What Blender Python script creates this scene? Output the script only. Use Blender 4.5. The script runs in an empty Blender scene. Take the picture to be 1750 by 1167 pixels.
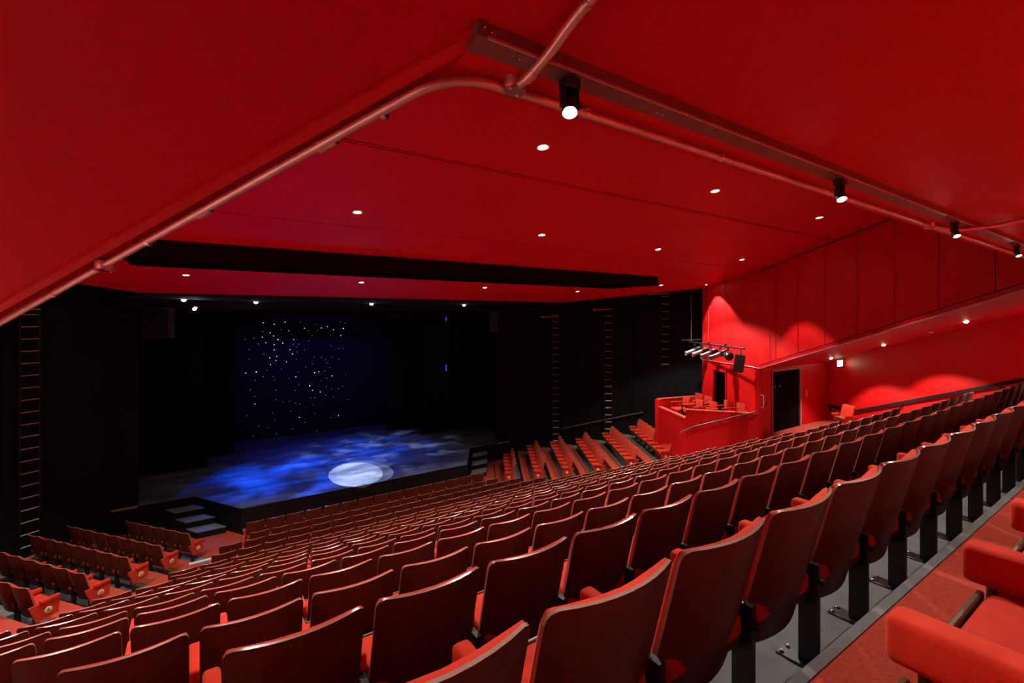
import bpy, bmesh, math, random
from mathutils import Vector, Matrix
random.seed(7)
R = math.radians
sc = bpy.context.scene
COL = sc.collection

# ------------------------------------------------------------------ camera, world, exposure
CAMX, CAMZ = -5.05, 6.72
cam_d = bpy.data.cameras.new('camera'); cam = bpy.data.objects.new('camera', cam_d); COL.objects.link(cam)
cam_d.sensor_width = 36.0; cam_d.lens = 800.0 / 1750.0 * 36.0
cam_d.shift_y = -(583.5 - 543.0) / 1750.0
cam_d.clip_start = 0.02; cam_d.clip_end = 200
cam.location = (CAMX, 0, CAMZ)
cam.rotation_euler = (R(90), 0, -math.atan2(800.0, 1197.0))
sc.camera = cam
w = bpy.data.worlds.new('world'); sc.world = w; w.use_nodes = True
w.node_tree.nodes['Background'].inputs[0].default_value = (0, 0, 0, 1)
w.node_tree.nodes['Background'].inputs[1].default_value = 0.0
sc.view_settings.view_transform = 'Standard'; sc.view_settings.look = 'None'
sc.view_settings.gamma = 1.0; sc.view_settings.use_curve_mapping = False
sc.view_settings.exposure = 0.5
try:
    sc.cycles.max_bounces = 8; sc.cycles.diffuse_bounces = 5; sc.cycles.use_denoising = True
    sc.cycles.sample_clamp_indirect = 4.0
except Exception:
    pass

E_MAIN, E_SOFF, E_BLACK, E_TRACK = 285.0, 230.0, 18.0, 34.0

# ------------------------------------------------------------------ materials
def mat(name, color, rough=0.5, metal=0.0, spec=0.5, emit=None, emit_s=0.0, noise=None, bump=None, coat=0.0, sheen=0.0):
    m = bpy.data.materials.new(name); m.use_nodes = True
    nt = m.node_tree; b = nt.nodes['Principled BSDF']
    b.inputs['Base Color'].default_value = (*color, 1)
    b.inputs['Roughness'].default_value = rough
    b.inputs['Metallic'].default_value = metal
    b.inputs['Specular IOR Level'].default_value = spec
    b.inputs['Coat Weight'].default_value = coat
    b.inputs['Sheen Weight'].default_value = sheen
    if sheen:
        b.inputs['Sheen Roughness'].default_value = 0.5
        b.inputs['Sheen Tint'].default_value = (1.0, 0.35, 0.25, 1)
    if emit:
        b.inputs['Emission Color'].default_value = (*emit, 1)
        b.inputs['Emission Strength'].default_value = emit_s
    tc = nt.nodes.new('ShaderNodeTexCoord')
    if noise:   # (scale xyz, second colour, low, high, detail)
        sx, c2, lo, hi, det = noise
        mp = nt.nodes.new('ShaderNodeMapping'); mp.inputs['Scale'].default_value = sx
        nz = nt.nodes.new('ShaderNodeTexNoise'); nz.inputs['Scale'].default_value = 1.0; nz.inputs['Detail'].default_value = det
        rp = nt.nodes.new('ShaderNodeValToRGB')
        rp.color_ramp.elements[0].position = lo; rp.color_ramp.elements[0].color = (*color, 1)
        rp.color_ramp.elements[1].position = hi; rp.color_ramp.elements[1].color = (*c2, 1)
        nt.links.new(tc.outputs['Object'], mp.inputs['Vector']); nt.links.new(mp.outputs['Vector'], nz.inputs['Vector'])
        nt.links.new(nz.outputs['Fac'], rp.inputs['Fac']); nt.links.new(rp.outputs['Color'], b.inputs['Base Color'])
    if bump:    # (scale, strength, distance)
        n2 = nt.nodes.new('ShaderNodeTexNoise'); n2.inputs['Scale'].default_value = bump[0]; n2.inputs['Detail'].default_value = 4
        bp = nt.nodes.new('ShaderNodeBump'); bp.inputs['Strength'].default_value = bump[1]; bp.inputs['Distance'].default_value = bump[2]
        nt.links.new(tc.outputs['Object'], n2.inputs['Vector']); nt.links.new(n2.outputs['Fac'], bp.inputs['Height'])
        nt.links.new(bp.outputs['Normal'], b.inputs['Normal'])
    return m

M = {}
M['ceil'] = mat('red_ceiling_paint', (0.54, 0.0006, 0.012), 0.5, spec=.22, noise=((0.6, 0.6, 0.6), (0.47, 0.0006, 0.010), .35, .7, 3), bump=(90, .05, .01))
M['wall'] = mat('red_wall_paint', (0.64, 0.006, 0.006), 0.5, spec=.3, noise=((0.8, 0.8, 0.8), (0.56, 0.004, 0.006), .35, .7, 4), bump=(60, .06, .01))
M['trimred'] = mat('red_trim_paint', (0.56, 0.003, 0.014), 0.35)
M['black'] = mat('black_wall_paint', (0.0045, 0.0045, 0.005), 0.75, spec=.15, noise=((1.5, 1.5, .6), (0.007, 0.0065, 0.0065), .3, .7, 3))
M['drape'] = mat('black_drape', (0.009, 0.009, 0.011), 0.95, spec=.1)
M['cloth'] = mat('night_backcloth', (0.010, 0.012, 0.03), 0.9, spec=.1)
M['velvet'] = mat('red_velvet', (0.56, 0.034, 0.013), 0.85, spec=.12, sheen=.25, noise=((14, 14, 14), (0.45, 0.022, 0.009), .35, .7, 4), bump=(350, .12, .004))
M['wood'] = mat('dark_mahogany', (0.135, 0.024, 0.009), 0.38, spec=.2, noise=((30, 30, 2.0), (0.085, 0.014, 0.006), .3, .7, 5))
M['rim'] = mat('polished_plywood_edge', (0.30, 0.155, 0.12), 0.22, spec=.7, coat=.3)
M['brownedge'] = mat('brown_wood_edge', (0.09, 0.045, 0.018), 0.45)
M['blackmetal'] = mat('black_metal', (0.010, 0.010, 0.011), 0.38, spec=.5)
M['carpet'] = mat('orange_red_carpet', (0.48, 0.072, 0.042), 0.98, spec=.05, noise=((60, 60, 60), (0.38, 0.054, 0.034), .35, .65, 6), bump=(400, .25, .006))
M['concrete'] = mat('grey_concrete', (0.12, 0.125, 0.12), 0.85, noise=((6, 6, 6), (0.18, 0.19, 0.185), .35, .7, 6), bump=(60, .1, .005))
M['steel'] = mat('galvanised_steel', (0.78, 0.70, 0.69), 0.32, metal=.75, noise=((9, 9, 9), (0.62, 0.54, 0.53), .3, .7, 5))
M['chrome'] = mat('zinc_clip', (0.72, 0.72, 0.74), 0.22, metal=1.0)
M['rail'] = mat('grey_painted_steel_rail', (0.26, 0.19, 0.18), 0.42, metal=.45, noise=((14, 14, 14), (0.20, 0.13, 0.13), .3, .7, 5))
M['lens'] = mat('lit_lamp_lens', (1, .95, .85), 0.3, emit=(1, .93, .82), emit_s=45)
M['lens_dim'] = mat('lit_small_lens', (1, .95, .85), 0.3, emit=(1, .93, .82), emit_s=14)
M['ring'] = mat('white_lamp_ring', (0.6, 0.55, 0.52), 0.35)
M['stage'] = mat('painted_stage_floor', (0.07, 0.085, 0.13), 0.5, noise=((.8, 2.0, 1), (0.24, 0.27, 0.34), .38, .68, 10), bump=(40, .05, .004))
M['stagefront'] = mat('black_stage_front', (0.006, 0.0055, 0.0055), 0.65, spec=.2)
M['tread'] = mat('worn_grey_step_tread', (0.15, 0.16, 0.15), 0.6, noise=((5, 40, 5), (0.22, 0.23, 0.21), .35, .7, 5))
M['star'] = mat('star_lamp', (1, 1, 1), .4, emit=(1, .93, .74), emit_s=4)
M['stardim'] = mat('dim_star_lamp', (1, 1, 1), .4, emit=(.75, .85, 1), emit_s=.6)
M['ladder'] = mat('dull_grey_ladder', (0.60, 0.57, 0.54), 0.5, metal=.3)
M['lantern'] = mat('silver_lantern_body', (0.34, 0.34, 0.35), 0.35, metal=.8)
M['speaker'] = mat('dark_brown_speaker', (0.035, 0.022, 0.016), 0.8)
M['exit'] = mat('lit_exit_panel', (.8, 1, .9), .4, emit=(.30, 1.0, .68), emit_s=5.0)
M['frame'] = mat('pinkish_grey_door_frame', (0.42, 0.22, 0.21), 0.5)
M['pale'] = mat('pale_fitting', (0.55, 0.47, 0.45), 0.4)
M['disc'] = mat('cream_enamel_disc', (0.72, 0.55, 0.30), 0.35)
M['ink'] = mat('dark_letter_ink', (0.05, 0.02, 0.01), 0.5)
M['door'] = mat('black_door_paint', (0.003, 0.003, 0.004), 0.8, spec=.04)
M['bluesign'] = mat('blue_door_sign', (0.10, 0.12, 0.30), 0.4)
M['handrail'] = mat('dark_brown_handrail', (0.13, 0.055, 0.035), 0.3, coat=.3)
M['white'] = mat('white_edge_strip', (0.75, 0.74, 0.72), 0.5)
M['blueglint'] = mat('blue_glint_glow', (.05, .05, 1), .4, emit=(.03, .03, 1), emit_s=1.4)

# ------------------------------------------------------------------ mesh helpers
def finish(bm, name, mats, ang=38):
    for f in bm.faces: f.smooth = True
    bm.normal_update()
    for e in bm.edges:
        if len(e.link_faces) == 2:
            e.smooth = e.calc_face_angle(0) < R(ang)
        else:
            e.smooth = False
    me = bpy.data.meshes.new(name); bm.to_mesh(me); bm.free()
    for m_ in (mats if isinstance(mats, (list, tuple)) else [mats]): me.materials.append(m_)
    return me
def link(name, me, parent=None):
    o = bpy.data.objects.new(name, me); COL.objects.link(o)
    if parent is not None: o.parent = parent
    return o
def tag(o, label, cat=None, group=None, kind=None):
    if label: o['label'] = label
    if cat: o['category'] = cat
    if group: o['group'] = group
    if kind: o['kind'] = kind
    return o
def thing(name, label, cat, loc=(0, 0, 0), rotz=0.0, group=None, kind=None):
    o = bpy.data.objects.new(name, None); COL.objects.link(o); o.empty_display_size = .1
    o.location = loc; o.rotation_euler = (0, 0, rotz)
    return tag(o, label, cat, group, kind)
def box(bm, x0, x1, y0, y1, z0, z1, bev=0.0, seg=2, mi=0, mtx=None):
    vs = [bm.verts.new((x, y, z)) for x in (x0, x1) for y in (y0, y1) for z in (z0, z1)]
    idx = [(0, 1, 3, 2), (4, 6, 7, 5), (0, 4, 5, 1), (2, 3, 7, 6), (0, 2, 6, 4), (1, 5, 7, 3)]
    fs = [bm.faces.new([vs[i] for i in q]) for q in idx]
    for f in fs: f.material_index = mi
    if bev:
        es = list({e for f in fs for e in f.edges})
        r = bmesh.ops.bevel(bm, geom=es, offset=bev, segments=seg, affect='EDGES', profile=.5)
        vs = list({v for f in r['faces'] for v in f.verts} | {v for v in vs if v.is_valid})
        for f in r['faces']: f.material_index = mi
    if mtx is not None:
        bmesh.ops.transform(bm, matrix=mtx, verts=[v for v in vs if v.is_valid])
    return vs
def prism(bm, pts, z0, z1, mi=0):
    """vertical prism over plan polygon pts; z1 (and z0) may be a function of (x, y)"""
    f0 = z0 if callable(z0) else (lambda x, y: z0); f1 = z1 if callable(z1) else (lambda x, y: z1)
    a = [bm.verts.new((x, y, f0(x, y))) for x, y in pts]; b = [bm.verts.new((x, y, f1(x, y))) for x, y in pts]
    n = len(pts)
    fs = [bm.faces.new(list(reversed(a))), bm.faces.new(b)]
    for i in range(n): fs.append(bm.faces.new((a[i], a[(i + 1) % n], b[(i + 1) % n], b[i])))
    for f in fs: f.material_index = mi
    bmesh.ops.recalc_face_normals(bm, faces=fs)
def wallseg(bm, p, q, z0, z1, th=.1, side=1, mi=0):
    """upright slab from plan point p to q, thickness th to its left (side=1) or right"""
    p = Vector(p); q = Vector(q); t = (q - p).normalized(); n = Vector((-t.y, t.x)) * th * side
    prism(bm, [tuple(p), tuple(q), tuple(q + n), tuple(p + n)], z0, z1, mi)
def tube(bm, pts, rad, n=10, mi=0, caps=True):
    pts = [Vector(p) for p in pts]; rings = []
    up = Vector((0, 0, 1)); prev = None
    for i, p in enumerate(pts):
        t = ((pts[min(i + 1, len(pts) - 1)] - pts[max(i - 1, 0)])).normalized()
        if prev is None:
            a = up if abs(t.z) < .95 else Vector((1, 0, 0))
            x = t.cross(a).normalized()
        else:
            x = (prev - t * prev.dot(t)).normalized()
        prev = x; y = t.cross(x)
        r_ = rad[i] if isinstance(rad, (list, tuple)) else rad
        rings.append([bm.verts.new(p + (x * math.cos(2 * math.pi * k / n) + y * math.sin(2 * math.pi * k / n)) * r_) for k in range(n)])
    for a, b in zip(rings[:-1], rings[1:]):
        for k in range(n):
            bm.faces.new((a[k], a[(k + 1) % n], b[(k + 1) % n], b[k])).material_index = mi
    if caps:
        bm.faces.new(list(reversed(rings[0]))).material_index = mi; bm.faces.new(rings[-1]).material_index = mi
def fillet(pts, r, n=7):
    pts = [Vector(p) for p in pts]; out = [pts[0]]
    for a, b, c in zip(pts[:-2], pts[1:-1], pts[2:]):
        ra = min(r, (a - b).length * .49); rc = min(r, (c - b).length * .49)
        p = b + (a - b).normalized() * ra; q = b + (c - b).normalized() * rc
        for k in range(n + 1):
            s = k / n; out.append(p * (1 - s) ** 2 + b * 2 * s * (1 - s) + q * s * s)
    out.append(pts[-1]); return out
def lathe(bm, prof, n=20, mi=0, mtx=None):
    rings = []; allv = []
    for r_, z in prof:
        if r_ < 1e-6: ring = [bm.verts.new((0, 0, z))]
        else: ring = [bm.verts.new((r_ * math.cos(2 * math.pi * k / n), r_ * math.sin(2 * math.pi * k / n), z)) for k in range(n)]
        rings.append(ring); allv += ring
    for a, b in zip(rings[:-1], rings[1:]):
        if len(a) == 1 and len(b) == 1: continue
        for k in range(n):
            k2 = (k + 1) % n
            if len(a) == 1: f = bm.faces.new((a[0], b[k], b[k2]))
            elif len(b) == 1: f = bm.faces.new((a[k], a[k2], b[0]))
            else: f = bm.faces.new((a[k], a[k2], b[k2], b[k]))
            f.material_index = mi
    if mtx is not None: bmesh.ops.transform(bm, matrix=mtx, verts=allv)
def part(name, mats, parent, fn, ang=38):
    bm = bmesh.new(); fn(bm); return link(name, finish(bm, name, mats, ang), parent)
def aim(d):
    """rotation matrix whose -Z looks along d"""
    return Vector(d).normalized().to_track_quat('-Z', 'Y').to_matrix().to_4x4()
def spot(name, loc, d, energy, angle, blend=.35, color=(1, .93, .84), radius=.04, parent=None):
    ld = bpy.data.lights.new(name, 'SPOT'); ld.energy = energy; ld.spot_size = R(angle); ld.spot_blend = blend
    ld.color = color; ld.shadow_soft_size = radius
    o = bpy.data.objects.new(name, ld); COL.objects.link(o)
    o.rotation_euler = Vector(d).normalized().to_track_quat('-Z', 'Y').to_euler(); o.location = loc
    if parent is not None: o.parent = parent
    return o

# ------------------------------------------------------------------ shared shape of the hall
def soff(y): return CAMZ + .93 - .322 * y          # sloping near ceiling / side soffits
def ceilz(y): return CAMZ + 2.41 - .137 * y        # main ceiling
PITCH, SEAT_H = 0.53, 0.84
LET = 'ABCDEFGHIJKLMNOP'
ROW_Y = {c: 15.375 - .965 * i for i, c in enumerate(LET)}
TOPH = dict(A=5.88, B=5.80, C=5.575, D=5.34, E=5.07, F=4.715, G=4.35, H=3.98, I=3.58, J=3.18, K=2.78, L=2.365, M=1.96, N=1.567, O=1.14, P=.722)
TZ = {c: max(0.0, CAMZ - TOPH[c] - SEAT_H) for c in LET}
TZ['Q'] = TZ['P'] + .41; ROW_Y['Q'] = ROW_Y['P'] - .965
def xout(y): return 11.8 + .48 * (y - 2.575)        # outer wall of the side parts
STZ = .80                                           # stage floor height

# ------------------------------------------------------------------ floor and tiers
floor = link('floor', finish((lambda bm: (prism(bm, [(-15, -2.6), (15, -2.6), (15, 19.0), (-15, 19.0)], -.3, -.004), bm)[1])(bmesh.new()), 'floor', M['carpet']))
tag(floor, 'orange red carpeted auditorium floor rising in tiers', 'floor', kind='structure')
names = list(LET) + ['Q']
HALFW = dict(A=4.9, B=5.0, C=5.3, D=5.8, E=6.2, F=6.7, G=7.2, H=8.0, I=8.6, J=9.0)
for i, c in enumerate(names):
    if TZ[c] < .01: continue
    y0 = ROW_Y[c] - .16; y1 = ROW_Y[names[i - 1]] - .16
    if c == 'Q': y0 = -2.2
    def wid(y): return HALFW[c] if c in HALFW else xout(y) - .002
    def tier(bm):
        prism(bm, [(-wid(y0), y0), (wid(y0), y0), (wid(y1), y1), (-wid(y1), y1)], -.002, TZ[c])
    part('tier', M['carpet'], floor, tier)
    w1 = wid(y0) - .01
    def conc(bm):
        box(bm, -w1, w1, y0 if c != 'Q' else -.22, (y0 if c != 'Q' else -.16) + .58, TZ[c] - .01, TZ[c] + .006)
    part('concrete_strip', M['concrete'], floor, conc)
    def nose(bm):
        box(bm, -w1, w1, y1 - .032, y1 + .004, TZ[c] - .04, TZ[c] + .007)
    part('tier_nosing', M['concrete'], floor, nose)

# side blocks: rows turned towards the stage
SIDE_END = dict(A=(5.30, 15.23), B=(5.84, 14.05), C=(6.35, 12.98), D=(6.88, 11.92), E=(7.42, 10.88), F=(7.92, 9.86))
SIDE_TOP = dict(A=5.77, B=5.47, C=5.15, D=4.86, E=4.47, F=4.06)
SZ = {c: CAMZ - SIDE_TOP[c] - SEAT_H for c in SIDE_END}
SIDE_T = {-1: Vector((.613, .79)), 1: Vector((.515, .857))}
for sg in (-1, 1):
    ST = SIDE_T[sg]; SN = Vector((-ST.y, ST.x))
    for c in 'ABCDEF':
        e = Vector(SIDE_END[c]); back = -.21; front = .87 if sg < 0 else .77
        def plat(bm):
            pts = [e + ST * -.42 + SN * back, e + ST * 4.6 + SN * back, e + ST * 4.6 + SN * front, e + ST * -.42 + SN * front]
            if c == 'A': pts[2] = e + ST * 3.0 + SN * front
            prism(bm, [(sg * p.x, min(p.y, 18.7)) for p in pts], -.002, SZ[c])
        part('tier', M['carpet'], floor, plat)
        def cs(bm):
            pts = [e + ST * -.40 + SN * back, e + ST * 4.6 + SN * back, e + ST * 4.6 + SN * .42, e + ST * -.40 + SN * .42]
            prism(bm, [(sg * p.x, min(p.y, 18.7)) for p in pts], SZ[c] - .01, SZ[c] + .006)
        part('concrete_strip', M['concrete'], floor, cs)
    # level ground beside the box, behind the last side row
    def lev(bm):
        prism(bm, [(sg * 7.0, 8.0), (sg * 7.45, 9.0), (sg * 9.6, 12.3), (sg * 11.2, 12.3), (sg * 11.2, 8.0)], -.002, 2.22)
    part('tier', M['carpet'], floor, lev)
    def land(bm):
        prism(bm, [(sg * 8.6, 6.2), (sg * 14.6, 6.2), (sg * 14.6, 8.05), (sg * 8.6, 8.05)], -.002, 2.95)
    part('landing', M['carpet'], floor, land)

# ------------------------------------------------------------------ near ceiling, main ceiling
YC = 1.01
def edgex(y): return 3.888 + .648 * y
def nearc(bm):
    th = .06
    t = lambda x, y: soff(y) + th
    z = lambda x, y: soff(y)
    prism(bm, [(-16, -2.6), (16, -2.6), (16, YC + .045), (-16, YC + .045)], z, t)
    prism(bm, [(-edgex(YC) - .005, YC + .045), (-16, YC + .045), (-16, 8.1), (-9.125, 8.1)], z, t)
    prism(bm, [(edgex(YC + .045), YC + .045), (16, YC + .045), (16, 8.1), (9.13, 8.1)], z, t)
nc = part('ceiling', M['ceil'], None, nearc)
tag(nc, 'dark red sloping ceiling over the rear rows with a wide cut out', 'ceiling', kind='structure')
def et(bm):
    for s in (-1,):
        a = Vector((s * (edgex(.905) + .035), .905)); b = Vector((s * (edgex(7.36) + .06), 7.36)); n = Vector((s * .839, -.543)) * .032
        prism(bm, [tuple(a), tuple(b), tuple(b + n), tuple(a + n)], lambda x, y: soff(y) - .012, lambda x, y: soff(y))
o = part('edge_board', M['trimred'], nc, et)
def et2(bm):
    a = Vector(((edgex(YC) + .03), YC)); b = Vector(((edgex(7.45) + .03), 7.45)); n = Vector((.839, -.543)) * .10
    prism(bm, [tuple(a), tuple(b), tuple(b + n), tuple(a + n)], lambda x, y: soff(y) - .03, lambda x, y: soff(y))
part('edge_board', M['trimred'], nc, et2)

mc = thing('ceiling', 'main red ceiling sloping down to the stage with dark lighting slot', 'ceiling', kind='structure')
G = .022
strips = [(YC - .1, 4.755 - G, 9.5), (4.755 + .02 - G, 4.755 + .06 - G * .4, 9.5), (4.80 + G, 7.34 - G, 9.5), (7.34 + G, 8.97, 9.5)]
def outl(y):   # half width of the ceiling at depth y
    if y <= 7.45: return edgex(y)
    if y <= 10.03: return 8.71 + .403 * (y - 7.45)
    return max(6.18, 9.75 - (y - 10.03) * (9.75 - 6.18) / (13.46 - 10.03))
def cpanel(y0, y1, xa=None, xb=None, up=0.0):
    ys = [y0] + [k for k in (7.45, 10.03) if y0 < k < y1] + [y1]
    if xa is None:
        pts = [(-outl(y), y) for y in ys] + [(outl(y), y) for y in reversed(ys)]
    elif xb is None:
        pts = [(xa, y0), (xa, y1)] + [(math.copysign(outl(y), xa), y) for y in reversed(ys)]
    def f(bm): prism(bm, pts, lambda x, y: ceilz(y) + up, lambda x, y: ceilz(y) + .08)
    part('ceiling_panel', M['ceil'], mc, f)
cpanel(YC, 4.725); cpanel(4.750, 4.772); cpanel(4.797, 7.335); cpanel(7.358, 8.97)
cpanel(8.97, 10.80, xa=6.0); cpanel(8.97, 10.80, xa=-6.0)
cpanel(10.80, 12.2); cpanel(12.215, 13.46)
def slot(bm):
    for (p, q) in (((-6, 8.97), (6, 8.97)), ((6, 8.97), (6, 10.8)), ((6, 10.8), (-6, 10.8)), ((-6, 10.8), (-6, 8.97))):
        wallseg(bm, p, q, 7.66, 9.4, .06, -1)
    box(bm, -6.1, 6.1, 8.9, 10.9, 9.4, 9.46)
    box(bm, -9.4, 9.4, 1.0, 8.9, 8.75, 8.80, mi=0)
part('slot_lining', M['drape'], mc, slot)

# black upper void and header over the stage front
def bc(bm):
    prism(bm, [(-6.3, 13.45), (6.3, 13.45), (7.2, 17.9), (-7.2, 17.9)], 7.23, 7.29)
    prism(bm, [(-12, 8.2), (-9.0, 8.2), (-6.2, 13.5), (-7.2, 19.2), (-12, 19.2)], 8.75, 8.81)
    prism(bm, [(12, 8.2), (9.0, 8.2), (6.2, 13.5), (7.2, 19.2), (12, 19.2)], 8.75, 8.81)
    prism(bm, [(-9.5, 17.8), (9.5, 17.8), (9.5, 26.5), (-9.5, 26.5)], 8.75, 8.81)
    prism(bm, [(-7.2, 17.88), (7.2, 17.88), (7.2, 17.96), (-7.2, 17.96)], 7.0, 8.8)
    for s in (-1, 1):
        wallseg(bm, (s * 9.75, 10.05), (s * 6.18, 13.46), ceilz(10.03), 8.78, .05, s)
tag(part('ceiling', M['black'], None, bc), 'black ceiling and header above the stage front', 'ceiling', kind='structure')

# ------------------------------------------------------------------ walls
# right bulkhead: backing with separate panels
def joint(y): return Vector((edgex(y), y))
wr = thing('wall_right', 'red panelled bulkhead wall above the side seats', 'wall', kind='structure')
nrm = Vector((-.839, .543))     # towards the hall
def back(bm):
    prism(bm, [tuple(joint(YC)), tuple(joint(7.45)), tuple(joint(7.45) - nrm * .08), tuple(joint(YC) - nrm * .08)],
          lambda x, y: soff(y) - .002, lambda x, y: ceilz(y) + .02)
part('wall_backing', mat('dark_red_joint', (.10, .001, .002), .7), wr, back)
js = [YC, 1.833, 2.617, 3.39, 4.194, 5.034, 5.878, 6.702, 7.45]
for a, b in zip(js[:-1], js[1:]):
    def pan(bm):
        p = joint(a + .011); q = joint(b - .011); n = nrm * .018
        prism(bm, [tuple(p), tuple(q), tuple(q + n), tuple(p + n)], lambda x, y: soff(y) + .07, lambda x, y: ceilz(y) - .035)
    part('wall_panel', M['wall'], wr, pan)
def strip(bm):
    p = joint(YC); q = joint(7.45); n = nrm * .03
    prism(bm, [tuple(p), tuple(q), tuple(q + n), tuple(p + n)], lambda x, y: soff(y) - .03, lambda x, y: soff(y) + .05)
part('bottom_trim', M['trimred'], wr, strip)
def lb(bm):
    prism(bm, [(-edgex(YC), YC), (-edgex(7.45), 7.45), (-edgex(7.45) - .08, 7.45), (-edgex(YC) - .08, YC)], lambda x, y: soff(y), lambda x, y: ceilz(y) + .02)
    wallseg(bm, (-edgex(YC), YC), (edgex(YC), YC), soff(YC) + .001, ceilz(YC) + .02, .08, -1)
tag(part('wall_left', M['wall'], None, lb), 'red bulkhead wall facing the panelled one', 'wall', kind='structure')

# wall behind the box, in two upright boards plus lower part with a doorway
wb = thing('wall_box_side', 'bright red wall behind the balcony box with black doorway', 'wall', kind='structure')
def wp(y): return Vector((8.71 + .403 * (y - 7.45), y))
wn = Vector((-.928, .374))
cut = [7.45, 8.1, 8.8, 9.45, 10.03]
for a, b in zip(cut[:-1], cut[1:]):
    def pan(bm):
        p = wp(a + .004); q = wp(b - .004); n = -wn * .1
        prism(bm, [tuple(p), tuple(q), tuple(q + n), tuple(p + n)], 5.16, lambda x, y: ceilz(y) + .01)
    part('wall_panel', M['wall'], wb, pan)
    if abs(a - 8.8) > .01:
        def low(bm):
            p = wp(a - .001); q = wp(b); n = -wn * .1
            prism(bm, [tuple(p), tuple(q), tuple(q + n), tuple(p + n)], 2.0, 5.16)
        part('wall_panel', M['wall'], wb, low)
    else:
        def low(bm):
            p = wp(a); q = wp(b); n = -wn * .1
            prism(bm, [tuple(p), tuple(q), tuple(q + n), tuple(p + n)], 4.95, 5.16)
        part('wall_panel', M['wall'], wb, low)
def frm(bm):
    p = wp(8.8); q = wp(9.45)
    for a, b, z0, z1 in ((p, p + (q - p) * .06, 3.0, 4.98), (q - (q - p) * .06, q, 3.0, 4.98), (p, q, 4.93, 4.99)):
        n = wn * .03
        prism(bm, [tuple(a), tuple(b), tuple(b + n), tuple(a + n)], z0, z1)
part('door_frame', M['trimred'], wb, frm)
def drk(bm):
    p = wp(8.75) - wn * .5; q = wp(9.5) - wn * .5
    wallseg(bm, tuple(p), tuple(q), 2.0, 5.1, .05, -1)
    wallseg(bm, tuple(wp(8.78) - wn * .1), tuple(p), 2.0, 5.1, .04, 1)
    wallseg(bm, tuple(q), tuple(wp(9.48) - wn * .1), 2.0, 5.1, .04, 1)
    prism(bm, [tuple(wp(8.7) - wn * .1), tuple(wp(9.55) - wn * .1), tuple(q), tuple(p)], 4.97, 5.02)
part('doorway_recess', M['drape'], wb, drk)
# left twin of that wall (plain)
def wl2(bm): wallseg(bm, (-8.71, 7.45), (-9.75, 10.03), 2.0, lambda x, y: ceilz(y) + .01, .1, 1)
tag(part('wall_left', M['wall'], None, wl2), 'plain red wall facing the balcony box', 'wall', kind='structure')

# black splayed side walls, stage house
def bw(s):
    def f(bm):
        P = [(11.3, 10.4), (10.35, 12.58), (8.4, 17.0), (7.2, 18.85), (6.65, 18.85)]
        for a, b in zip(P[:-1], P[1:]):
            wallseg(bm, (s * a[0], a[1]), (s * b[0], b[1]), -.05, 8.8, .12, -s)
        # upright ribs
        for y, wd in ((13.35, .10), (14.95, .14), (15.7, .06)):
            x = 8.4 + (17 - y) * .442
            wallseg(bm, (s * (x - .10), y), (s * (x - .10 - wd * .4), y + wd), 1.2, 8.7, .14, -s)
    return f
tag(part('wall_stage_right', M['black'], None, bw(1)), 'black splayed wall with ladders beside the balcony box', 'wall', kind='structure')
tag(part('wall_stage_left', M['black'], None, bw(-1)), 'black splayed wall opposite the balcony box', 'wall', kind='structure')
def sh(bm):
    wallseg(bm, (-9.5, 26.5), (9.5, 26.5), -.05, 8.8, .1, 1)
    for s in (-1, 1):
        wallseg(bm, (s * 9.5, 18.97), (s * 9.5, 26.5), -.05, 8.8, .1, -s)
        wallseg(bm, (s * 7.2, 18.97), (s * 9.5, 18.97), -.05, 8.8, .1, s)
tag(part('wall_stage_back', M['black'], None, sh), 'black walls of the stage house', 'wall', kind='structure')

# outer side walls, door wall, rear wall
for s in (-1, 1):
    def ow(bm):
        P = [(xout(8.05), 8.05), (xout(2.575), 2.575), (xout(-2.6), -2.6)]
        for a, b in zip(P[:-1], P[1:]):
            wallseg(bm, (s * a[0], a[1]), (s * b[0], b[1]), -.05, lambda x, y: soff(y) + .02, .12, s)
    o = part('wall_right' if s > 0 else 'wall_left', M['wall'], None, ow)
    tag(o, 'plain red side wall washed by downlights above the black handrail' if s > 0 else 'plain red side wall on the camera side', 'wall', kind='structure')
def rw(bm): wallseg(bm, (-13, -2.5), (13, -2.5), -.05, 9.0, .1, -1)
tag(part('wall_back', M['wall'], None, rw), 'red rear wall behind the last row', 'wall', kind='structure')
for s in (-1, 1):
    def dw(bm):
        zt = lambda x, y: soff(y) + .02
        wallseg(bm, (s * 8.71, 7.45), (s * 10.05, 8.0), 1.5, zt, .1, s)
        wallseg(bm, (s * 10.05, 8.0), (s * 10.5, 8.0), 1.5, zt, .1, s)
        wallseg(bm, (s * 10.5, 8.0), (s * 12.4, 8.0), 4.98, zt, .1, s)
        wallseg(bm, (s * 12.4, 8.0), (s * 14.7, 8.0), 1.5, zt, .1, s)
    o = part('wall_door_side', M['wall'], None, dw)
    tag(o, 'red wall with double black doors beside the box' if s > 0 else 'red wall closing the opposite side aisle', 'wall', kind='structure')
d1 = thing('door_1', 'black double door in a pale frame on the side landing', 'door', (11.45, 8.0, 2.95), kind='structure')
for k in (-1, 1):
    lf = part('door_leaf', M['door'], d1, lambda bm: box(bm, min(0, k * .91) + .004, max(0, k * .91) - .004, .02, .06, .005, 2.0, .004))
    part('push_sign', M['bluesign'], lf, lambda bm: lathe(bm, [(0, 0), (.05, 0), (.05, .008), (0, .008)], 16, mtx=Matrix.Translation((-.55 + k * .16, .02, 1.5)) @ Matrix.Rotation(R(90), 4, 'X')))
def dfr(bm):
    box(bm, -.97, -.905, -.03, .09, 0, 2.07); box(bm, .905, .99, -.03, .09, 0, 2.07); box(bm, -.905, .905, -.03, .09, 2.0, 2.07)
part('door_frame', M['frame'], d1, dfr)
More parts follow.
